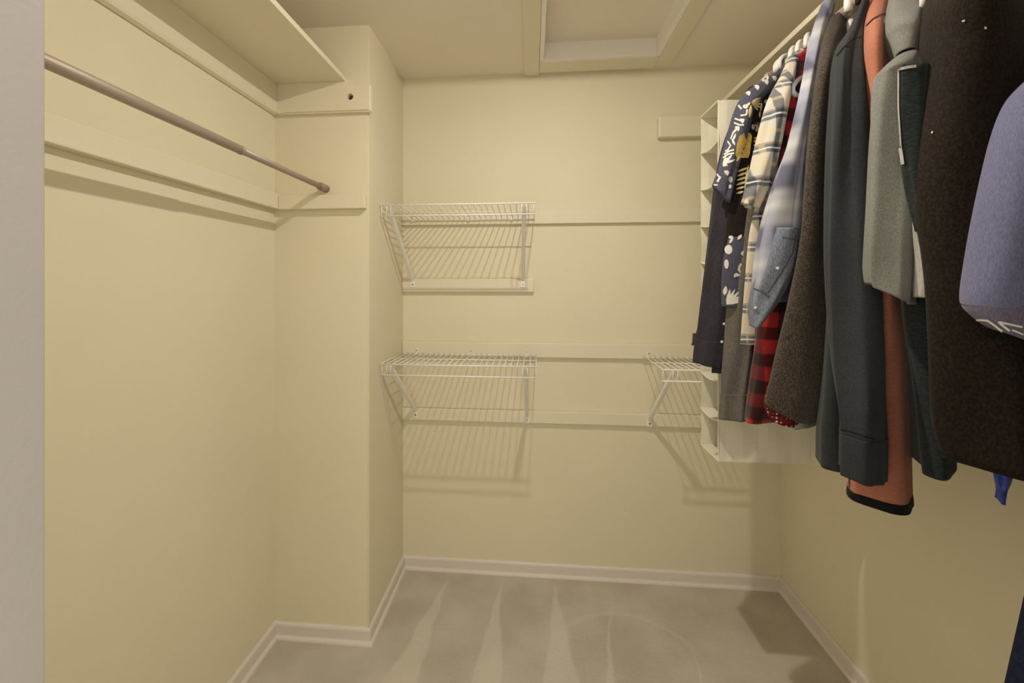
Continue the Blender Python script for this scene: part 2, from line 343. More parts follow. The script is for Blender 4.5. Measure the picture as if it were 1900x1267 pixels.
# ------------------------------------------------------------------ wire shelves
CW_MESH = {}
def wire_shelf(label, x0, x1, zf, zb, brackets, zfoot, clips, grp):
    yb, yf = BY-.028, 1.775
    root = tag(empty('wire_shelf', (x0, yb, zb)), label, 'wire shelf', grp)
    L = x1-x0; D = yf-yb; dz = zf-zb; R = .0028; r = .0019
    tube_obj('back_rail', [(0, 0, 0), (L, 0, 0)], R, M_WIRE, root)
    tube_obj('middle_rail', [(0, D*.5, dz*.5), (L, D*.5, dz*.5)], R, M_WIRE, root)
    tube_obj('front_rail', [(0, D, dz), (L, D, dz)], R+.0004, M_WIRE, root)
    tube_obj('lower_rail', [(0, D, dz-.045), (L, D, dz-.045)], R+.0004, M_WIRE, root)
    nw = int(round(L/.0262)); key = (round(D, 4), round(dz, 4))
    if key not in CW_MESH:
        bm = bmesh.new(); tube(bm, [(0, 0, .0045), (0, D, dz+.0045)], r, 6)
        me = bpy.data.meshes.new('cross_wire'); bm.to_mesh(me); bm.free(); me.materials.append(M_WIRE)
        for p in me.polygons: p.use_smooth = True
        CW_MESH[key] = me
    for i in range(nw+1):
        o = bpy.data.objects.new('cross_wire', CW_MESH[key]); COL.objects.link(o); o.parent = root; o.location = (.004+(L-.008)*i/nw, 0, 0)
    ups = sorted({.006, L-.006} | {b-x0+s for b in brackets for s in (-.009, .009)})
    for u in ups:
        if 0 < u < L: tube_obj('lip_wire', [(u, D, dz+.003), (u, D, dz-.047)], r, M_WIRE, root, 6)
    for b, bf in zip(brackets, zfoot):
        u = b-x0; top = Vector((u, D+.01, dz-.006)); foot = Vector((u + bf[0], yb*0+.012, bf[1]-zb+.018))
        # folded strut: a shallow channel
        d = (foot-top).normalized(); side = Vector((1, 0, 0)); nn = d.cross(side).normalized(); hw = .0095
        bm = bmesh.new(); rings = []
        for p, wd in ((top, 1), (foot, .85)):
            rings.append([bm.verts.new(p+side*a*wd+nn*c) for a, c in ((-hw, -.006), (-hw, .005), (-hw*.5, .007), (hw*.5, .007), (hw, .005), (hw, -.006), (hw-.002, -.006), (hw-.002, .003), (-hw+.002, .003), (-hw+.002, -.006))])
        n = 10
        for i in range(n): bm.faces.new((rings[0][i], rings[0][(i+1) % n], rings[1][(i+1) % n], rings[1][i]))
        bm.faces.new(rings[0]); bm.faces.new(rings[1]); bmesh.ops.recalc_face_normals(bm, faces=bm.faces)
        br = mesh_obj('support_bracket', bm, M_WIRE, root)
        bm = bmesh.new(); fy = BY-.0195-yb
        box(bm, foot.x-.0115, foot.x+.0115, fy-.004, fy-.0003, foot.z-.032, foot.z+.004, .002); mesh_obj('foot_plate', bm, M_WIRE, br)
        bm = bmesh.new(); tube(bm, [(foot.x, fy-.0065, foot.z-.017), (foot.x, fy-.003, foot.z-.017)], .0045, 12); mesh_obj('screw', bm, M_SCREW, br)
    for cx in clips:
        bm = bmesh.new(); u = cx-x0; fy = BY-.0195-yb
        box(bm, u-.006, u+.006, -.006, fy-.0004, -.007, .004, .002); box(bm, u-.005, u+.005, fy-.005, fy-.0004, .002, .024, .0015)
        c = mesh_obj('wall_clip', bm, M_PLASTIC, root)
        bm = bmesh.new(); tube(bm, [(u, fy-.0065, .017), (u, fy-.004, .017)], .003, 10); mesh_obj('screw', bm, M_SCREW, c)
    return root
G = 'white wire shelves on the back wall'
wire_shelf('white wire shelf mounted highest on the back wall', CX+.004, .012, 1.748, 1.729, (-.605, -.034), ((.015, 1.412), (-.012, 1.412)), (-.59, -.31, -.10), G)
wire_shelf('white wire shelf directly below another wire shelf beside the boxed corner', CX+.004, .020, 1.076, 1.071, (-.605, -.030), ((.029, .768), (.003, .758)), (-.57, -.30, -.03), G)
wire_shelf('white wire shelf partly hidden by the canvas organizer and clothes', .514, RX-.004, 1.073, 1.071, (.568, 1.09), ((-.018, .757), (-.0, .757)), (.545, .85, 1.10), G)

# ------------------------------------------------------------------ hanging canvas organizer
k = N('cream_canvas'); f = k.noise(380, 3); k.col(k.mix(f, (.70, .665, .52), (.80, .765, .63))); k.bump(k.math('ADD', f, k.math('MULTIPLY', k.noise(18, 3), 3)), .35, .003)
M_CANVAS = k.set(.85, spec=.2, **{'Transmission Weight': 0.0})
OX0, OX1, OY0, OY1, OZ0, OZ1, ON = .622, .985, 1.505, 1.660, .822, 2.032, 9
org = tag(empty('hanging_organizer', ((OX0+OX1)/2, (OY0+OY1)/2, OZ0)), 'cream canvas hanging organizer with a column of open shelves', 'organizer')
def op(name, bm): 
    for v in bm.verts: v.co -= Vector(org.location)
    return mesh_obj(name, bm, M_CANVAS, org)
def sheet(nu, nv, fn, th):
    """wavy cloth sheet with thickness; fn(u,v) -> point, normal direction th"""
    bm = bmesh.new(); g = [[[bm.verts.new(Vector(fn(i/nu, j/nv)) + Vector(th)*s) for j in range(nv+1)] for i in range(nu+1)] for s in (0, 1)]
    for i in range(nu):
        for j in range(nv):
            for s in (0, 1):
                q = (g[s][i][j], g[s][i+1][j], g[s][i+1][j+1], g[s][i][j+1]); bm.faces.new(q)
    for i in range(nu):
        for j in (0, nv): bm.faces.new((g[0][i][j], g[0][i+1][j], g[1][i+1][j], g[1][i][j]))
    for j in range(nv):
        for i in (0, nu): bm.faces.new((g[0][i][j], g[0][i][j+1], g[1][i][j+1], g[1][i][j]))
    bmesh.ops.recalc_face_normals(bm, faces=bm.faces); return bm
HZ = (OZ1-OZ0)/ON
def sag(z): # cloth sides bow in between shelves
    return .006*math.sin(math.pi*(((z-OZ0)/HZ) % 1))
for nm, yy, sg in (('side_panel', OY0, 1), ('side_panel', OY1, -1)):
    def fn(u, v, yy=yy, sg=sg):
        x = OX0+(OX1-OX0)*u; z = OZ0+(OZ1-OZ0)*v
        return (x, yy+sg*sag(z)*(.5+.5*math.sin(u*5+z*9)) + sg*.002*math.sin(u*23+z*14), z)
    op(nm, sheet(14, ON*8, fn, (0, sg*.0025, 0)))
op('back_panel', sheet(6, ON*4, lambda u, v: (OX1-.004, OY0+.003+(OY1-OY0-.006)*u, OZ0+(OZ1-OZ0)*v), (.003, 0, 0)))
for i in range(ON+1):
    z = OZ0+HZ*i
    def fn(u, v, z=z, i=i):
        s = -.010*math.sin(math.pi*v)*(1-.4*u) if 0 < i < ON else 0
        return (OX0+.001+(OX1-OX0-.006)*u, OY0+.004+(OY1-OY0-.008)*v, z+s)
    op('shelf_panel', sheet(6, 8, fn, (0, 0, .003 if i < ON else -.003)))
    # bound edge on the open side
    bm = bmesh.new(); tube(bm, [(OX0, OY0+.004+(OY1-OY0-.008)*v/8, fn(0, v/8)[2]+.001) for v in range(9)], .003, 6); op('edge_binding', bm)
for i in range(ON):   # corner piping on the camera side
    z = OZ0+HZ*i
    bm = bmesh.new(); tube(bm, [(OX0, OY0+.001+sag(z+HZ*v/6)*.5, z+HZ*v/6) for v in range(7)], .0022, 6); op('edge_binding', bm)
for y in (OY0+.03, OY1-.03):
    bm = bmesh.new(); box(bm, ROD_X-.018, ROD_X-.016, y-.02, y+.02, OZ1-.004, ROD_Z+.004); box(bm, ROD_X+.0165, ROD_X+.0185, y-.02, y+.02, OZ1-.004, ROD_Z+.004)
    tube(bm, [(ROD_X+.0175*math.cos(a), y, ROD_Z+.0175*math.sin(a)) for a in [math.pi*i/10 for i in range(11)]], .0018, 6); op('hanging_loop', bm)

# ------------------------------------------------------------------ hanging clothes
class Garment:
    """frame: origin at the rod, local +Y runs away from the door along the hanger, local +X is sideways, Z up"""
    def __init__(s, name, label, cat, rod_y, beta, hem_z, group='clothes on the right rod', seed=0, rx=ROD_X):
        s.beta = math.radians(beta); s.P = Vector((rx, rod_y, 0)); s.rnd = random.Random(seed); s.hem = hem_z
        s.ax = Vector((math.cos(s.beta), math.sin(s.beta), 0))
        near = s.P - s.ax*.22; s.vd = Vector((near.x, near.y, 0)).normalized()      # the near sleeve hangs turned this way
        s.lat = Vector((s.vd.y, -s.vd.x, 0))
        s.root = tag(empty(name, (rx, rod_y, hem_z), math.atan2(s.lat.y, s.lat.x)), label, cat, group)
        s.trees = []
    def pix(s, px, py, y):
        """pixel -> (sideways, height) on the upright plane across the garment at position y along it"""
        n = s.vd; q = s.P + s.ax*y; d = ray(px, py)
        t = (q-CAMP).dot(n)/d.dot(n); p = CAMP + d*t
        return (p-q).dot(s.lat), p.z
    def loft(s, name, rows, mat, y0=-.24, y1=.2, far=.02, nr=44, nt=56, fold=.006, freq=(3, 5, 8), parent=None, topclose=True, hemin=.035, grow=0.0, pinch=None, sq=.8, zig=0.0, cont=False):
        """rows: (pyL, pxL, pyR, pxR[, y0[, y1]]) from top to bottom"""
        ctl = []
        for r in rows:
            a = r[4] if len(r) > 4 and r[4] is not None else y0; b = r[5] if len(r) > 5 else y1
            yn = a + (.05 if b-a > .15 else (b-a)*.5)
            lL, zL = s.pix(r[1], r[0], yn); lR, zR = s.pix(r[3], r[2], yn)
            ctl.append((lL-grow, zL, lR+grow, zR, a, b))
        # resample by height with Catmull-Rom
        def cr(t):
            n = len(ctl)-1; x = t*n; i = min(int(x), n-1); f = x-i
            p = [ctl[max(0, i-1)], ctl[i], ctl[i+1], ctl[min(n, i+2)]]
            return [.5*(2*p[1][k]+(p[2][k]-p[0][k])*f+(2*p[0][k]-5*p[1][k]+4*p[2][k]-p[3][k])*f*f+(3*p[1][k]-p[0][k]-3*p[2][k]+p[3][k])*f**3) for k in range(6)]
        ph = s.ph if cont else [s.rnd.uniform(0, 6.28) for _ in range(8)]
        s.ph = ph
        bm = bmesh.new(); rings = []
        def ring(row, t, shrink=0.0, dz=0.0):
            if cont: t = 1.0
            lL, zL, lR, zR, a, b = row; out = []
            c, hw = (lL+lR)/2, max(.004, (lR-lL)/2-shrink)
            for j in range(nt):
                th = 2*math.pi*j/nt; ct, st = math.cos(th), math.sin(th)
                cu = math.copysign(abs(ct)**sq, ct); su = math.copysign(abs(st)**sq, st)
                f = (su+1)/2                         # 0 at the near end, 1 at the far end
                g = max(0, (f-.25)/.75) if b-a > .15 else 0
                wd = hw*(1-g) + min(hw, far)*g
                cc = c*(1-g)
                am = fold*min(1, t*2.2+.08)
                rip = sum(math.sin(fr*th+ph[i]+t*(2.2+i)*(1 if i % 2 else -1))*(.6**i) for i, fr in enumerate(freq))
                u = cc + cu*(wd + am*rip*(1-.5*g))
                v = a + (b-a)*f + (1-f)*am*.8*math.sin(4*th+ph[5]+t*5)
                v += shrink*(1 if su < 0 else -1)*abs(su)
                z = zL + (zR-zL)*(cu+1)/2 + zig*am*math.sin(5*th+ph[6])*t
                if b-a > .15: q = s.ax*v
                else: m_ = (a+b)/2; q = s.ax*m_ + s.vd*(v-m_)
                out.append(bm.verts.new((u+q.dot(s.lat), q.dot(s.vd), z-s.hem+dz)))
            return out
        for i in range(nr+1):
            t = i/nr; rings.append(ring(cr(t), t))
        last = cr(1.0); prev = cr(.93)
        if hemin:
            rings.append(ring(last, 1.0, .003, .001)); rings.append(ring(prev if prev[1] > last[1] else last, 1.0, .004, 0 if prev[1] > last[1]+.01 else hemin))
        for A, B in zip(rings, rings[1:]):
            for j in range(nt): bm.faces.new((A[j], B[j], B[(j+1) % nt], A[(j+1) % nt]))
        if topclose: bm.faces.new(rings[0])
        bm.faces.new(rings[-1][::-1])
        bmesh.ops.recalc_face_normals(bm, faces=bm.faces)
        o = mesh_obj(name, bm, mat, parent or s.root, True)
        s.tree(o); return o
    def world(s, v): return s.P + s.lat*v.x + s.vd*v.y + Vector((0, 0, v.z+s.hem))
    def tree(s, o):
        vs_ = [s.world(v.co) for v in o.data.vertices]; s.trees.append(BVHTree.FromPolygons(vs_, [p.vertices[:] for p in o.data.polygons]))
    def hit(s, px, py):
        best = None; d = ray(px, py).normalized()
        for t in s.trees:
            l, n, i, dist = t.ray_cast(CAMP, d)
            if l and (best is None or dist < best[1]): best = (l, dist, n)
        if not best: return None
        n = best[2] if best[2].dot(d) < 0 else -best[2]
        return best[0] + n*.0016
    def local(s, p): q = p-s.P; return Vector((q.dot(s.lat), q.dot(s.vd), p.z-s.hem))
    def prints(s, name, polys, mat, parent=None):
        """flat printed shapes laid on the cloth"""
        bm = bmesh.new()
        for pl0 in polys:
            cx = sum(p[0] for p in pl0)/len(pl0); cy = sum(p[1] for p in pl0)/len(pl0); ce = s.hit(cx, cy)
            if ce is None: continue
            for k_ in (1, .8, .6):
                pl = [(cx+(p[0]-cx)*k_, cy+(p[1]-cy)*k_) for p in pl0]
                lv = [[s.hit(cx+(p[0]-cx)*sc, cy+(p[1]-cy)*sc) for p in pl] for sc in (1, .66, .33)]
                if all(q is not None for r in lv for q in r) and max((q-ce).length for q in lv[0]) < .09: break
            else: continue
            vv = [[bm.verts.new(s.local(q)) for q in r] for r in lv]; cv = bm.verts.new(s.local(ce)); n = len(pl)
            for A, B in zip(vv, vv[1:]):
                for i in range(n): bm.faces.new((A[i], A[(i+1) % n], B[(i+1) % n], B[i]))
            for i in range(n): bm.faces.new((vv[-1][i], vv[-1][(i+1) % n], cv))
        bmesh.ops.recalc_face_normals(bm, faces=bm.faces)
        if not bm.faces: bm.free(); return None
        o = mesh_obj(name, bm, mat, parent or s.root, True)
        if len(polys) > 1: o['kind'] = 'stuff'
        return o
    def strokes(s, name, lines, mat, parent=None):
        """printed or stitched lines: (pixel points, half width in pixels)"""
        bm = bmesh.new()
        for pts, hw in lines:
            P = []
            for a, b in zip(pts, pts[1:]):
                m = max(2, int(math.dist(a, b)/3))
                P += [(a[0]+(b[0]-a[0])*i/m, a[1]+(b[1]-a[1])*i/m) for i in range(m)]
            P.append(pts[-1]); runs = [[]]
            for i, p in enumerate(P):
                q = P[min(i+1, len(P)-1)]; r = P[max(i-1, 0)]; dx, dy = q[0]-r[0], q[1]-r[1]; L = math.hypot(dx, dy) or 1
                A, B = s.hit(p[0]-dy/L*hw, p[1]+dx/L*hw), s.hit(p[0]+dy/L*hw, p[1]-dx/L*hw)
                if A is None or B is None or (A-B).length > .03: runs.append([]); continue
                if runs[-1] and (runs[-1][-1][0]-A).length > .05: runs.append([])
                runs[-1].append((A, B))
            run = max(runs, key=len)
            vv = [(bm.verts.new(s.local(A)), bm.verts.new(s.local(B))) for A, B in run]
            for pr, cur in zip(vv, vv[1:]): bm.faces.new((pr[0], pr[1], cur[1], cur[0]))
        if not bm.faces: bm.free(); return None
        o = mesh_obj(name, bm, mat, parent or s.root, True)
        if len(lines) > 1: o['kind'] = 'stuff'
        return o
    def hanger(s, label, mat=M_PLASTIC, half=.12, drop=.075, r=.0055, neck=2.03):
        h_ = tag(empty('coat_hanger', (s.P.x, s.P.y, neck), s.beta-math.pi/2), label, 'hanger', 'hangers on the right rod')
        R = .030; zc = ROD_Z + .0157 + r - R - neck
        pts = [(0, 0, 0), (0, .002, .02), (0, .012, zc-R*.95)]
        pts += [(0, R*math.cos(a), zc+R*math.sin(a)) for a in [math.radians(-55+i*22) for i in range(13)]]
        tube_obj('hook', pts, r, mat, h_, 12)
        arm = [(0, .0, 0), (0, -half*.35, -drop*.22), (0, -half*.8, -drop*.72), (0, -half, -drop), (0, -half*1.0, -drop-.012), (0, -half*.9, -drop-.016), (0, 0, -drop-.016)]
        bm = bmesh.new(); tube(bm, arm, r, 10); tube(bm, [(0, -y, z) for x, y, z in arm], r, 10); mesh_obj('frame', bm, mat, h_, True)
        return h_
GR = 'clothes on the right rod'

# --- cloth colours
F_NAVY = fabric('black_navy_cotton', (.028, .026, .034), (.045, .041, .050), bump=.2, sheen=.1)
F_HNAVY = fabric('slate_navy_print_cotton', (.072, .073, .105), (.10, .10, .14), sheen=.05)
F_HBLACK = fabric('black_print_cotton', (.014, .009, .008), (.026, .017, .014), sheen=.05)
F_WHITE = fabric('white_print_ink', (.66, .64, .60), (.76, .74, .69), sheen=0, bump=.1)
F_YELLOW = fabric('yellow_print_ink', (.66, .45, .10), (.80, .60, .20), sheen=0, bump=.1)
F_PALEYEL = fabric('pale_yellow_print_ink', (.74, .62, .30), (.80, .70, .42), sheen=0, bump=.1)
F_GREY = fabric('warm_grey_twill', (.11, .098, .086), (.165, .148, .13), sheen=.1)
F_BROWN = fabric('charcoal_brown_heather_knit', (.030, .023, .018), (.115, .092, .074), 480, (1, 1, .5), .15, .5)
F_DOT = N('red_dotted_lining')
def dots():
    k = F_DOT; v = k.n('ShaderNodeTexVoronoi'); v.inputs['Scale'].default_value = 105; v.inputs['Randomness'].default_value = .15
    k.l(k.tc.outputs['Object'], v.inputs['Vector']); k.col(k.mix(k.ramp(v.outputs['Distance'], .22, .34), (.75, .55, .42), (.11, .010, .012))); return k.set(.8, spec=.2)
F_DOT = dots()
F_SLATE = fabric('slate_fleece', (.025, .029, .033), (.038, .042, .047), 500, (1, 1, .5), .12, .2)
F_RUST = fabric('rust_heather_jersey', (.40, .150, .092), (.50, .205, .135), 260, (.35, .35, 3.0), .15, .25)
F_BLACK = fabric('black_cotton', (.006, .006, .007), (.012, .012, .013), sheen=.05)
F_HOOD = fabric('grey_teal_heather_fleece', (.17, .172, .158), (.27, .272, .25), 700, (1, 1, .5), .15, .35)
F_TEAL = fabric('dark_teal_heather_jersey', (.010, .015, .017), (.026, .033, .036), 240, (.5, .5, 2), .2, .3)
F_PALE = fabric('pale_grey_jersey', (.40, .39, .36), (.52, .50, .46), sheen=.1)
F_VELOUR = fabric('dark_brown_velour', (.0105, .0072, .0047), (.026, .018, .0115), 260, (1, 1, .7), .08, .3)
F_LILAC = fabric('lavender_blue_jersey', (.135, .140, .255), (.19, .195, .32), 500, (1, 1, .3), .25, .2, mottle=.1)
F_LILAC2 = fabric('dusty_mauve_rib', (.10, .092, .15), (.155, .14, .20), 500, (1, 1, .3), .2, .2, mottle=.1)
F_ROBE = fabric('navy_towelling', (.003, .004, .014), (.007, .010, .030), 300, (1, 1, 1), .0, .8)
F_BLUE = fabric('bright_blue_silk', (.03, .05, .34), (.10, .15, .60), 60, (1, 1, 1), .1, .1, .5)
P_CREAM = plaid('cream_blue_plaid', (.66, .62, .53), [((.16, .19, .27), .2, .13, .85, 'z'), ((.16, .19, .28), .15, .15, .85, 'x'), ((.78, .60, .32), .70, .05, .45, 'z'), ((.80, .63, .36), .6, .06, .4, 'x'), ((.90, .90, .88), .2, .02, .9, 'z'), ((.45, .20, .17), .36, .015, .7, 'z')], .062, .088)
P_DENIM = plaid('faded_denim_plaid', (.44, .44, .48), [((.20, .22, .34), .25, .20, .85, 'z'), ((.38, .40, .52), .3, .2, .7, 'x'), ((.85, .85, .84), .78, .07, .35, 'z')], .085, .15, soft=.06)
F_DENIM = fabric('washed_denim', (.13, .15, .20), (.24, .265, .33), 420, (1, 1, .3), .1, .4)
P_RED = plaid('red_black_flannel', (.42, .022, .022), [((.10, .08, .09), .5, .24, .9, 'z'), ((.14, .10, .11), .5, .22, .85, 'x')], .075, .075, .2, .03)

def placket_dots(g, pts, r, mat, name='button'):
    for px, py in pts:
        p = g.hit(px, py)
        if p is None: continue
        bm = bmesh.new(); bmesh.ops.create_uvsphere(bm, u_segments=10, v_segments=6, radius=r)
        for v in bm.verts: v.co = v.co + g.local(p)
        mesh_obj(name, bm, mat, g.root, True)
M_PEARL = paint('pearl_button', (.62, .60, .57), .2, 50, .01, 0)

# 1 black navy dress shirt
g = Garment('dress_shirt', 'black navy long-sleeved dress shirt hanging beside the canvas organizer', 'shirt', 1.452, 6, 1.13, GR, 1)
g.loft('body', [(150, 1425, 150, 1450, -.06, .06), (200, 1375, 200, 1440, -.15, .12), (300, 1352, 300, 1425, -.20, .17), (450, 1338, 450, 1405), (600, 1330, 600, 1398), (690, 1322, 695, 1388)], F_NAVY, -.2, .17, .02)
g.loft('sleeve', [(188, 1372, 188, 1402), (270, 1341, 270, 1388), (350, 1326, 350, 1374), (450, 1314, 450, 1364), (560, 1302, 565, 1354), (635, 1295, 640, 1346)], F_NAVY, -.235, -.19, fold=.004)
g.loft('cuff', [(628, 1294, 634, 1347), (650, 1291, 656, 1345), (672, 1289, 683, 1337)], F_NAVY, -.237, -.188, nr=12, fold=.004, cont=True)
g.loft('sleeve_placket', [(585, 1302, 585, 1314), (615, 1293, 615, 1313), (640, 1283, 643, 1312)], F_NAVY, -.205, -.185, nr=12, fold=.002)
placket_dots(g, [(1343, 601), (1339, 634)], .0045, M_PEARL)
g.hanger('white plastic hanger holding the black navy dress shirt')

# 2 grey shirt
g = Garment('long_sleeved_shirt', 'warm grey long-sleeved shirt with its cuff hanging below the printed shirt hem', 'shirt', 1.445, 12, 1.0, GR, 2)
g.loft('body', [(150, 1430, 150, 1455, -.05, .05), (200, 1390, 200, 1440, -.14, .12), (300, 1372, 300, 1425, -.19, .16), (500, 1356, 500, 1405), (650, 1350, 650, 1400)], F_GREY, -.19, .16, .015)
g.loft('sleeve', [(230, 1385, 230, 1415), (330, 1372, 330, 1412), (450, 1356, 450, 1404), (560, 1349, 560, 1396), (640, 1344, 640, 1394), (700, 1339, 700, 1389), (733, 1337, 735, 1386)], F_GREY, -.235, -.20, fold=.005, freq=(3, 4, 6))
g.loft('cuff', [(728, 1336, 730, 1387), (752, 1335, 755, 1385), (775, 1333, 781, 1383)], F_GREY, -.237, -.198, nr=12, fold=.005, freq=(3, 4, 6), cont=True)
g.hanger('white plastic hanger holding the warm grey shirt')

# 3 printed shirt
g = Garment('printed_shirt', 'short-sleeved shirt with white shell print on navy and yellow palms on black', 'shirt', 1.435, 20, 1.32, GR, 3)
body = g.loft('body', [(138, 1446, 138, 1462, -.05, .05), (165, 1420, 165, 1455, -.12, .1), (200, 1392, 200, 1450, -.18, .14), (260, 1374, 260, 1440), (330, 1360, 330, 1430), (400, 1352, 400, 1420), (470, 1347, 470, 1412)], F_HBLACK, -.21, .15, .018, fold=.004, hemin=0)
hem = g.loft('lower_panel', [(440, 1349, 440, 1415), (470, 1347, 470, 1412), (520, 1345, 520, 1404), (567, 1343, 572, 1400)], F_HNAVY, -.214, .154, .020, fold=.004, nr=24)
slv = g.loft('sleeve', [(138, 1442, 142, 1458, -.10, -.02), (155, 1412, 168, 1432, -.16, -.07), (183, 1377, 198, 1402, -.22, -.14), (215, 1359, 235, 1390), (265, 1345, 277, 1378), (310, 1334, 327, 1364), (345, 1321, 376, 1353)], F_HNAVY, -.25, -.21, fold=.003, nr=30)
col_ = g.loft('collar', [(122, 1452, 122, 1466, -.05, .05), (140, 1444, 146, 1464, -.06, .06), (158, 1434, 162, 1460, -.07, .06)], F_HNAVY, -.05, .05, .03, nr=10, fold=.003, hemin=0)
def leaf(x, y, ang, L, wd):
    ca, sa = math.cos(ang), math.sin(ang)
    pr = [(0, 0), (.25, .8), (.55, 1), (.85, .5), (1, 0), (.85, -.5), (.55, -1), (.25, -.8)]
    return [(x+ca*L*a-sa*wd*b, y+sa*L*a+ca*wd*b) for a, b in pr]
def blob(x, y, rx, ry=None, n=10, rot=0):
    ry = ry or rx; return [(x+rx*math.cos(2*math.pi*i/n)*math.cos(rot)-ry*math.sin(2*math.pi*i/n)*math.sin(rot), y+rx*math.cos(2*math.pi*i/n)*math.sin(rot)+ry*math.sin(2*math.pi*i/n)*math.cos(rot)) for i in range(n)]
wh = [leaf(1381+i*5, 176-i*3, -1.9-.1*i, 16, 2.6) for i in range(4)] + [leaf(1398+i*8, 163-i*4, -1.2, 11, 2.4) for i in range(4)]
wh += [blob(1383, 198, 5, 4), leaf(1348, 300, -.9, 18, 2.2), leaf(1350, 303, -.5, 16, 2)]
wh += [leaf(1343, 305, -1.3+.25*i, 15, 2.1) for i in range(4)] + [leaf(1344, 297, 1.1+.2*i, 13, 1.8) for i in range(4)]
wh += [leaf(1360, 262, -1.2, 16, 2), leaf(1364, 270, -2.0, 14, 2), leaf(1358, 250, -.9, 15, 2), blob(1355, 333, 4, 6), blob(1354, 346, 3, 4), blob(1334, 357, 5, 4), leaf(1330, 338, -.9, 14, 2), leaf(1324, 343, .05, 9, 1.6)]
wh += [blob(1352, 463, 7, 9), blob(1381, 470, 7, 5), blob(1348, 490, 4, 9), blob(1366, 510, 4.5, 3.5)]
wh += [leaf(1348, 565, -1.35+.27*i, 30+3*i, 3.0) for i in range(5)] + [leaf(1344, 548, -1.4, 18, 4), blob(1356, 440, 4, 3), leaf(1353, 452, -1.0, 14, 2.4), leaf(1368, 445, -.9, 13, 3)]
for cx_, cy_, r_ in ((1440, 143, 9), (1425, 150, 9), (1408, 160, 9), (1392, 170, 10), (1372, 236, 9), (1352, 318, 9), (1380, 222, 8)):
    wh += [leaf(cx_, cy_, 1.9+.42*q, r_, 1.7) for q in range(4)]
g.prints('white_print', wh, F_WHITE)
g.strokes('white_swirls', [([(1376, 203), (1368, 193), (1370, 185), (1378, 181)], 1.7), ([(1374, 215), (1385, 213), (1386, 203)], 1.5), ([(1363, 220), (1374, 224), (1381, 222)], 1.5), ([(1362, 228), (1372, 232), (1380, 232)], 1.5),
                          ([(1372, 235), (1360, 248), (1356, 258)], 1.4), ([(1350, 262), (1356, 270), (1351, 278), (1346, 281)], 1.4), ([(1344, 287), (1352, 281), (1362, 278)], 1.6), ([(1342, 293), (1352, 286), (1362, 284)], 1.5), ([(1331, 323), (1336, 330), (1332, 338)], 1.5),
                          ([(1380, 494), (1373, 490), (1370, 500), (1376, 508), (1383, 514)], 2.0), ([(1362, 514), (1366, 508), (1372, 511)], 1.8), ([(1374, 510), (1383, 520)], 2.0)], F_WHITE)
ye = [[(1372, 252), (1380, 247), (1392, 247), (1395, 253), (1393, 268), (1391, 285), (1388, 293), (1366, 293), (1364, 287), (1367, 268)], leaf(1398, 256, .3, 12, 3), leaf(1397, 262, .1, 10, 2.5), leaf(1398, 268, .7, 10, 2.5), blob(1405, 278, 4, 6)]
g.prints('yellow_print', ye, F_YELLOW)
py_ = [leaf(1394, 190, -.5+.35*i, 20, 2.4) for i in range(5)] + [leaf(1393, 195, 1.7, 24, 3), leaf(1392, 190, 2.3, 14, 2.5)]
py_ += [leaf(1390-i*2, 310+i*9, 2.75+.02*i, 25-i*2, 2.2) for i in range(6)] + [leaf(1388, 305, 1.68, 62, 3.0), leaf(1366, 300, -1.1, 14, 2.4)]
g.prints('palm_print', py_, F_PALEYEL)
wb = [leaf(1410+3*i, 206+9*i, 1.7-.5*(i % 3), 13, 2) for i in range(4)] + [leaf(1400, 230, .9, 14, 2), blob(1397, 236, 3, 5), blob(1404, 241, 3, 4), blob(1421, 189, 4, 4), leaf(1413, 190, 1.7, 18, 2.2), blob(1393, 410, 2, 4)]
g.prints('grey_flower_print', wb, F_PALE)
g.hanger('white plastic hanger holding the shell and palm print shirt', r=.0065)

# 4 cream plaid short-sleeved shirt
g = Garment('plaid_shirt', 'cream and blue plaid short-sleeved shirt', 'shirt', 1.388, 30, 1.24, GR, 4)
g.loft('body', [(102, 1472, 102, 1492, -.05, .05), (140, 1462, 140, 1492, -.12, .1), (200, 1442, 200, 1492, -.18, .12), (300, 1420, 300, 1480), (390, 1399, 390, 1468), (450, 1389, 450, 1456), (560, 1383, 560, 1438), (635, 1379, 640, 1425)], P_CREAM, -.21, .12, .016, fold=.005)
g.loft('sleeve', [(112, 1462, 112, 1482, -.14, -.06), (150, 1445, 150, 1474, -.2, -.12), (190, 1426, 190, 1464), (270, 1405, 270, 1448), (340, 1389, 345, 1425), (380, 1376, 388, 1406)], P_CREAM, -.255, -.19, fold=.004, nr=30)
g.loft('collar', [(92, 1474, 92, 1490, -.05, .05), (112, 1466, 114, 1490, -.06, .06), (128, 1462, 130, 1488, -.07, .06)], P_CREAM, -.05, .05, .03, nr=10, fold=.003, hemin=0)
g.hanger('white plastic hanger holding the cream plaid shirt', r=.0065)

# 5 red flannel
g = Garment('flannel_shirt', 'red and black plaid flannel shirt showing under the denim cuff', 'shirt', 1.357, 35, 1.02, GR, 5)
g.loft('body', [(90, 1488, 90, 1508, -.05, .05), (150, 1474, 150, 1504, -.13, .1), (300, 1450, 300, 1490, -.18, .11), (450, 1428, 450, 1478), (560, 1412, 560, 1470), (640, 1404, 640, 1468), (700, 1394, 700, 1464), (755, 1385, 755, 1458), (776, 1383, 785, 1446)], P_RED, -.2, .11, .014, fold=.006)
g.hanger('white plastic hanger holding the red flannel shirt', r=.0065)

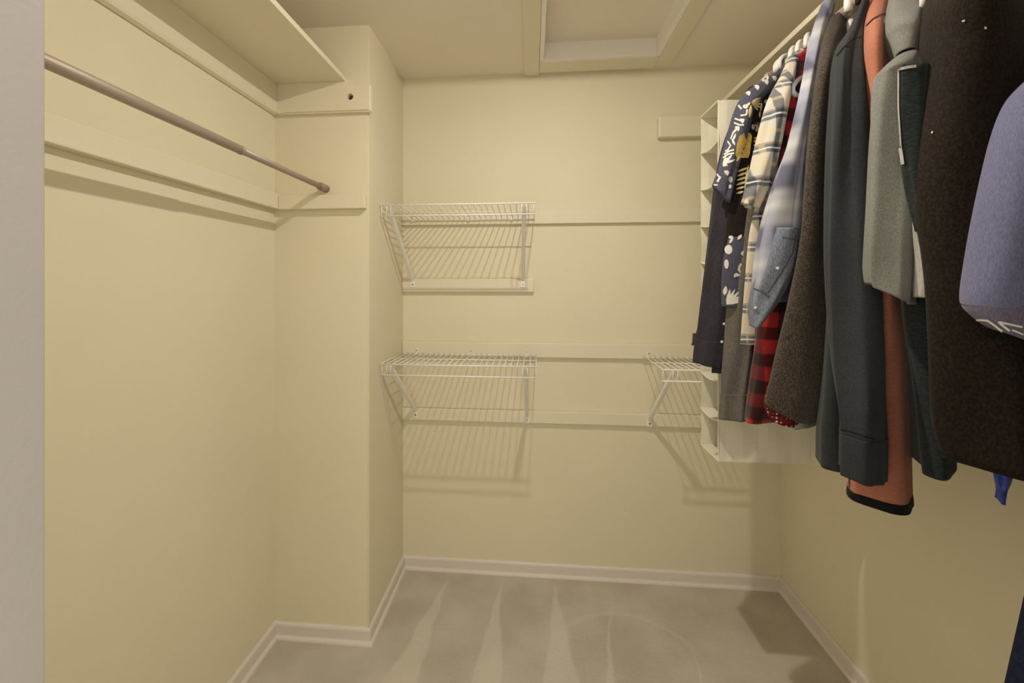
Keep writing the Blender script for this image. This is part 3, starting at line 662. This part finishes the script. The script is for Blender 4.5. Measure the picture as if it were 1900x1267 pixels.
# 6 faded denim plaid
g = Garment('western_shirt', 'faded blue plaid long-sleeved shirt with denim cuff and snap buttons', 'shirt', 1.322, 40, 1.2, GR, 6)
g.loft('body', [(60, 1512, 60, 1535, -.06, .06), (140, 1496, 140, 1520, -.15, .1), (300, 1470, 300, 1505, -.19, .11), (450, 1450, 450, 1490), (560, 1430, 560, 1470)], P_DENIM, -.19, .11, .013, fold=.005)
g.loft('sleeve', [(15, 1522, 15, 1548, -.12, -.03), (60, 1506, 60, 1534, -.16, -.08), (130, 1491, 130, 1521, -.2, -.13), (200, 1478, 200, 1509), (270, 1461, 270, 1498), (330, 1440, 330, 1492), (400, 1418, 400, 1485), (460, 1405, 460, 1480), (520, 1398, 520, 1462), (572, 1395, 565, 1440)], P_DENIM, -.26, -.185, fold=.006, hemin=0)
cf = g.loft('cuff', [(425, 1432, 425, 1482), (460, 1420, 468, 1478), (500, 1410, 512, 1468), (540, 1398, 548, 1450), (575, 1393, 582, 1428), (604, 1394, 607, 1408)], F_DENIM, -.268, -.18, fold=.005, nr=26)
placket_dots(g, [(1443, 498), (1402, 571)], .0042, M_PEARL, 'snap_button')
g.strokes('cuff_seam', [([(1476, 437), (1470, 470), (1450, 505), (1424, 545)], 1.3), ([(1399, 535), (1412, 540), (1428, 552)], 1.2), ([(1452, 440), (1480, 446)], 1.2)], F_HNAVY)
g.hanger('white plastic hanger holding the faded denim plaid shirt', r=.0068)

# 7 brown heather sweater
g = Garment('knit_sweater', 'charcoal brown heather knit sweater with dotted red lining at its hem', 'sweater', 1.255, 45, 1.02, GR, 7)
g.loft('body', [(35, 1552, 32, 1580, -.06, .06), (60, 1533, 60, 1580, -.12, .1), (90, 1523, 90, 1574, -.18, .12), (150, 1511, 150, 1566), (250, 1496, 250, 1556), (350, 1486, 350, 1552), (450, 1476, 450, 1548), (560, 1450, 560, 1546), (640, 1428, 645, 1542), (700, 1412, 730, 1536), (731, 1407, 792, 1510)], F_BROWN, -.24, .12, .016, fold=.009)
g.loft('lining', [(715, 1416, 765, 1500), (735, 1411, 785, 1495), (752, 1416, 796, 1484)], F_DOT, -.225, .05, .016, nr=8, fold=.004)
g.loft('undershirt_hem', [(760, 1440, 775, 1500), (775, 1448, 788, 1500), (783, 1462, 794, 1500)], F_PALE, -.20, .0, .016, nr=8, fold=.003)
g.hanger('white plastic hanger holding the charcoal brown sweater', r=.0085)

# 8 slate sweatshirt
g = Garment('sweatshirt', 'dark slate fleece sweatshirt with a wide ribbed cuff', 'sweatshirt', 1.165, 50, 1.0, GR, 8)
g.loft('body', [(55, 1586, 50, 1610, -.06, .06), (120, 1560, 120, 1606, -.14, .1), (200, 1549, 200, 1602), (500, 1532, 500, 1590), (700, 1519, 700, 1588), (790, 1508, 790, 1588), (848, 1506, 875, 1592)], F_SLATE, -.19, .12, .015, fold=.004)
g.loft('sleeve', [(12, 1597, 8, 1612, -.12, -.04), (60, 1577, 52, 1603, -.17, -.09), (105, 1553, 103, 1597, -.23, -.15), (200, 1546, 200, 1598), (350, 1538, 350, 1610), (500, 1534, 500, 1624, -.29, -.2), (650, 1541, 650, 1634, -.32, -.23), (750, 1552, 755, 1637, -.345, -.255), (798, 1557, 816, 1637, -.345, -.255)], F_SLATE, -.275, -.185, fold=.008, hemin=0)
g.loft('cuff', [(795, 1556, 813, 1638), (830, 1556, 850, 1638), (868, 1555, 894, 1637)], F_SLATE, -.346, -.254, nr=14, fold=.008, cont=True)
g.strokes('shoulder_seam', [([(1553, 104), (1566, 88), (1582, 74), (1596, 68)], .9)], F_BLACK)
g.strokes('cuff_seam', [([(1560, 797), (1580, 801), (1600, 808), (1622, 815)], 1.0)], F_BLACK)
g.hanger('white plastic hanger holding the slate sweatshirt', r=.0095)

# 9 rust shirt
g = Garment('jersey_shirt', 'rust heather jersey shirt with a black band at its hem', 'shirt', 1.135, 52, .92, GR, 9)
g.loft('body', [(5, 1618, 5, 1664, -.06, .06), (30, 1604, 25, 1662, -.13, .1), (80, 1599, 80, 1658), (150, 1598, 150, 1662), (250, 1604, 250, 1668), (350, 1612, 350, 1672), (480, 1620, 480, 1680), (580, 1616, 580, 1686), (700, 1598, 700, 1694), (850, 1563, 860, 1703), (898, 1556, 940, 1710)], F_RUST, -.235, .12, .015, fold=.008, hemin=0)
g.loft('hem_band', [(893, 1556, 936, 1711), (900, 1555, 944, 1712), (908, 1554, 955, 1713)], F_BLACK, -.2355, .1205, .0155, nr=8, fold=.008, cont=True)
g.strokes('seam', [([(1608, 48), (1620, 36), (1634, 28), (1646, 26)], .8), ([(1577, 862), (1577, 905)], .8)], F_VELOUR)
g.hanger('black plastic hanger holding the rust jersey shirt', M_BLACKPL, r=.006)

# 10 grey hoodie
g = Garment('hooded_sweatshirt', 'grey teal heather hooded sweatshirt with pale front placket', 'sweatshirt', 1.055, 52, 1.0, GR, 10)
g.loft('body', [(100, 1668, 100, 1725, -.12, .1), (160, 1655, 160, 1735), (300, 1662, 300, 1745), (450, 1664, 450, 1750), (575, 1668, 575, 1752), (700, 1688, 700, 1760), (820, 1700, 820, 1775), (872, 1705, 877, 1782)], F_TEAL, -.205, .12, .015, fold=.005)
g.loft('hood', [(-30, 1672, -30, 1750, -.06, .06), (10, 1648, 5, 1745, -.12, .08), (50, 1641, 45, 1740), (85, 1642, 75, 1735), (118, 1654, 100, 1725)], F_HOOD, -.22, .08, .03, fold=.006, nr=24)
g.loft('sleeve', [(112, 1664, 98, 1712, -.2, -.12), (135, 1638, 122, 1710), (165, 1618, 150, 1708), (250, 1610, 250, 1704), (400, 1605, 400, 1702), (490, 1602, 495, 1700), (525, 1606, 565, 1695)], F_HOOD, -.275, -.19, fold=.005)
g.loft('placket', [(128, 1661, 119, 1722), (200, 1663, 200, 1720), (290, 1669, 290, 1718), (350, 1680, 350, 1720), (430, 1702, 430, 1724)], F_TEAL, -.282, -.245, nr=20, fold=.002)
g.strokes('placket_trim', [([(1700, 123), (1685, 125), (1667, 129), (1667, 200), (1671, 270), (1676, 305)], 2.6)], F_PALE)
g.loft('pale_facing', [(325, 1690, 325, 1716), (400, 1690, 400, 1722), (500, 1694, 500, 1730), (551, 1695, 552, 1732)], F_PALE, -.272, -.236, nr=20, fold=.002)
g.hanger('white plastic hanger holding the grey hooded sweatshirt', r=.0085)

# 11 dark brown velour jacket
g = Garment('velour_jacket', 'dark brown velour jacket between the grey hood and the lavender jersey', 'jacket', .965, 52, 1.0, GR, 11)
g.loft('body', [(-90, 1778, -90, 1880, -0.06, 0.06), (-40, 1733, -40, 1900, -0.14, 0.1), (0, 1711, 0, 1920), (80, 1699, 80, 1935), (150, 1693, 150, 1945), (250, 1679, 250, 1950), (330, 1673, 330, 1955), (400, 1678, 400, 1960), (470, 1690, 470, 1965), (560, 1698, 560, 1970), (700, 1702, 700, 1975), (785, 1707, 800, 1975), (835, 1723, 895, 1975)], F_VELOUR, -.235, .12, .016, fold=.012, freq=(3, 5, 9))
g.strokes('lint', [([(1786, 40), (1791, 38)], 1.5), ([(1826, 53), (1830, 52)], 2.4), ([(1730, 245), (1732, 246)], 2)], F_WHITE)
g.strokes('bead_rings', [([(x+9*math.cos(a), y+8*math.sin(a)) for a in [math.pi*i/8 for i in range(17)]], 1.1) for x, y in ((1857, 628), (1868, 652), (1866, 672), (1875, 690), (1884, 640))], F_TEAL)
g.hanger('white plastic hanger holding the brown velour jacket')

# 12 lavender jersey
g = Garment('sports_jersey', 'lavender blue jersey with white outlined letters on a mauve band', 'shirt', .855, 50, 1.33, GR, 12)
g.loft('body', [(60, 2000, 60, 2060, -.1, .08), (110, 1945, 105, 2060, -.14, .1), (150, 1894, 140, 2055), (190, 1856, 190, 2050), (250, 1829, 250, 2045), (330, 1807, 330, 2040), (420, 1786, 420, 2030), (500, 1770, 500, 2020), (545, 1762, 545, 2015), (562, 1764, 590, 2015)], F_LILAC, -.215, .1, .018, fold=.006, hemin=0)
g.loft('hem_band', [(552, 1763, 575, 2016), (568, 1768, 610, 2016), (584, 1785, 640, 2016), (594, 1805, 668, 2012)], F_LILAC2, -.2155, .1005, .0182, nr=14, fold=.006, cont=True)
g.strokes('letter_outline', [([(1831, 614), (1818, 604), (1804, 592), (1833, 594), (1848, 604), (1866, 619)], 1.9)], F_WHITE)
g.strokes('letter_outline', [([(1874, 614), (1864, 606), (1853, 597), (1875, 602), (1897, 607)], 1.9)], F_WHITE)
g.strokes('letter_outline', [([(1878, 612), (1890, 617), (1899, 621)], 1.5)], F_WHITE)
g.hanger('white plastic hanger holding the lavender jersey')

# 13 silk scarf end below the jacket, 14 robe on the door-side wall
g = Garment('silk_scarf', 'pointed end of a bright blue silk scarf below the velour jacket', 'scarf', 1.0, 52, .95, GR, 13)
g.loft('cloth', [(430, 1860, 430, 1920), (620, 1850, 620, 1905), (800, 1838, 800, 1895), (880, 1846, 882, 1878), (905, 1852, 905, 1870), (928, 1856, 930, 1860)], F_BLUE, -.16, -.12, fold=.002, hemin=0)
class RobeFrame: pass
g = RobeFrame(); g.root = tag(empty('bath_robe', (.66, .405, .30), -math.pi/2), 'long navy towelling robe hanging beside the doorway', 'robe')
def robe():
    o = []
    bm = bmesh.new(); prof = [(2.0, .12, .02), (1.9, .2, .035), (1.7, .215, .037), (1.4, .22, .038), (1.19, .228, .04), (1.06, .254, .042), (.8, .30, .043), (.5, .34, .043), (.30, .36, .043)]
    rings = []; nt = 72
    for i in range(49):
        t = i/48*(len(prof)-1); a = min(int(t), len(prof)-2); f = t-a
        z, hw, hy = [prof[a][q]*(1-f)+prof[a+1][q]*f for q in range(3)]
        ring_ = []
        for j in range(nt):
            th = 2*math.pi*j/nt; rp = 1+.02*math.sin(7*th+i*.05)*min(1, i/20)
            ring_.append(bm.verts.new((math.sin(th)*0+(hy*abs(math.sin(th))**.8*math.copysign(1, math.sin(th)))*rp*1.0, math.cos(th)*hw-(.0 if math.cos(th) < 0 else 0), z-.30)))
        rings.append(ring_)
    for A, B in zip(rings, rings[1:]):
        for j in range(nt): bm.faces.new((A[j], B[j], B[(j+1) % nt], A[(j+1) % nt]))
    bm.faces.new(rings[0]); bm.faces.new(rings[-1][::-1]); bmesh.ops.recalc_face_normals(bm, faces=bm.faces)
    return mesh_obj('body', bm, F_ROBE, g.root, True)
robe()
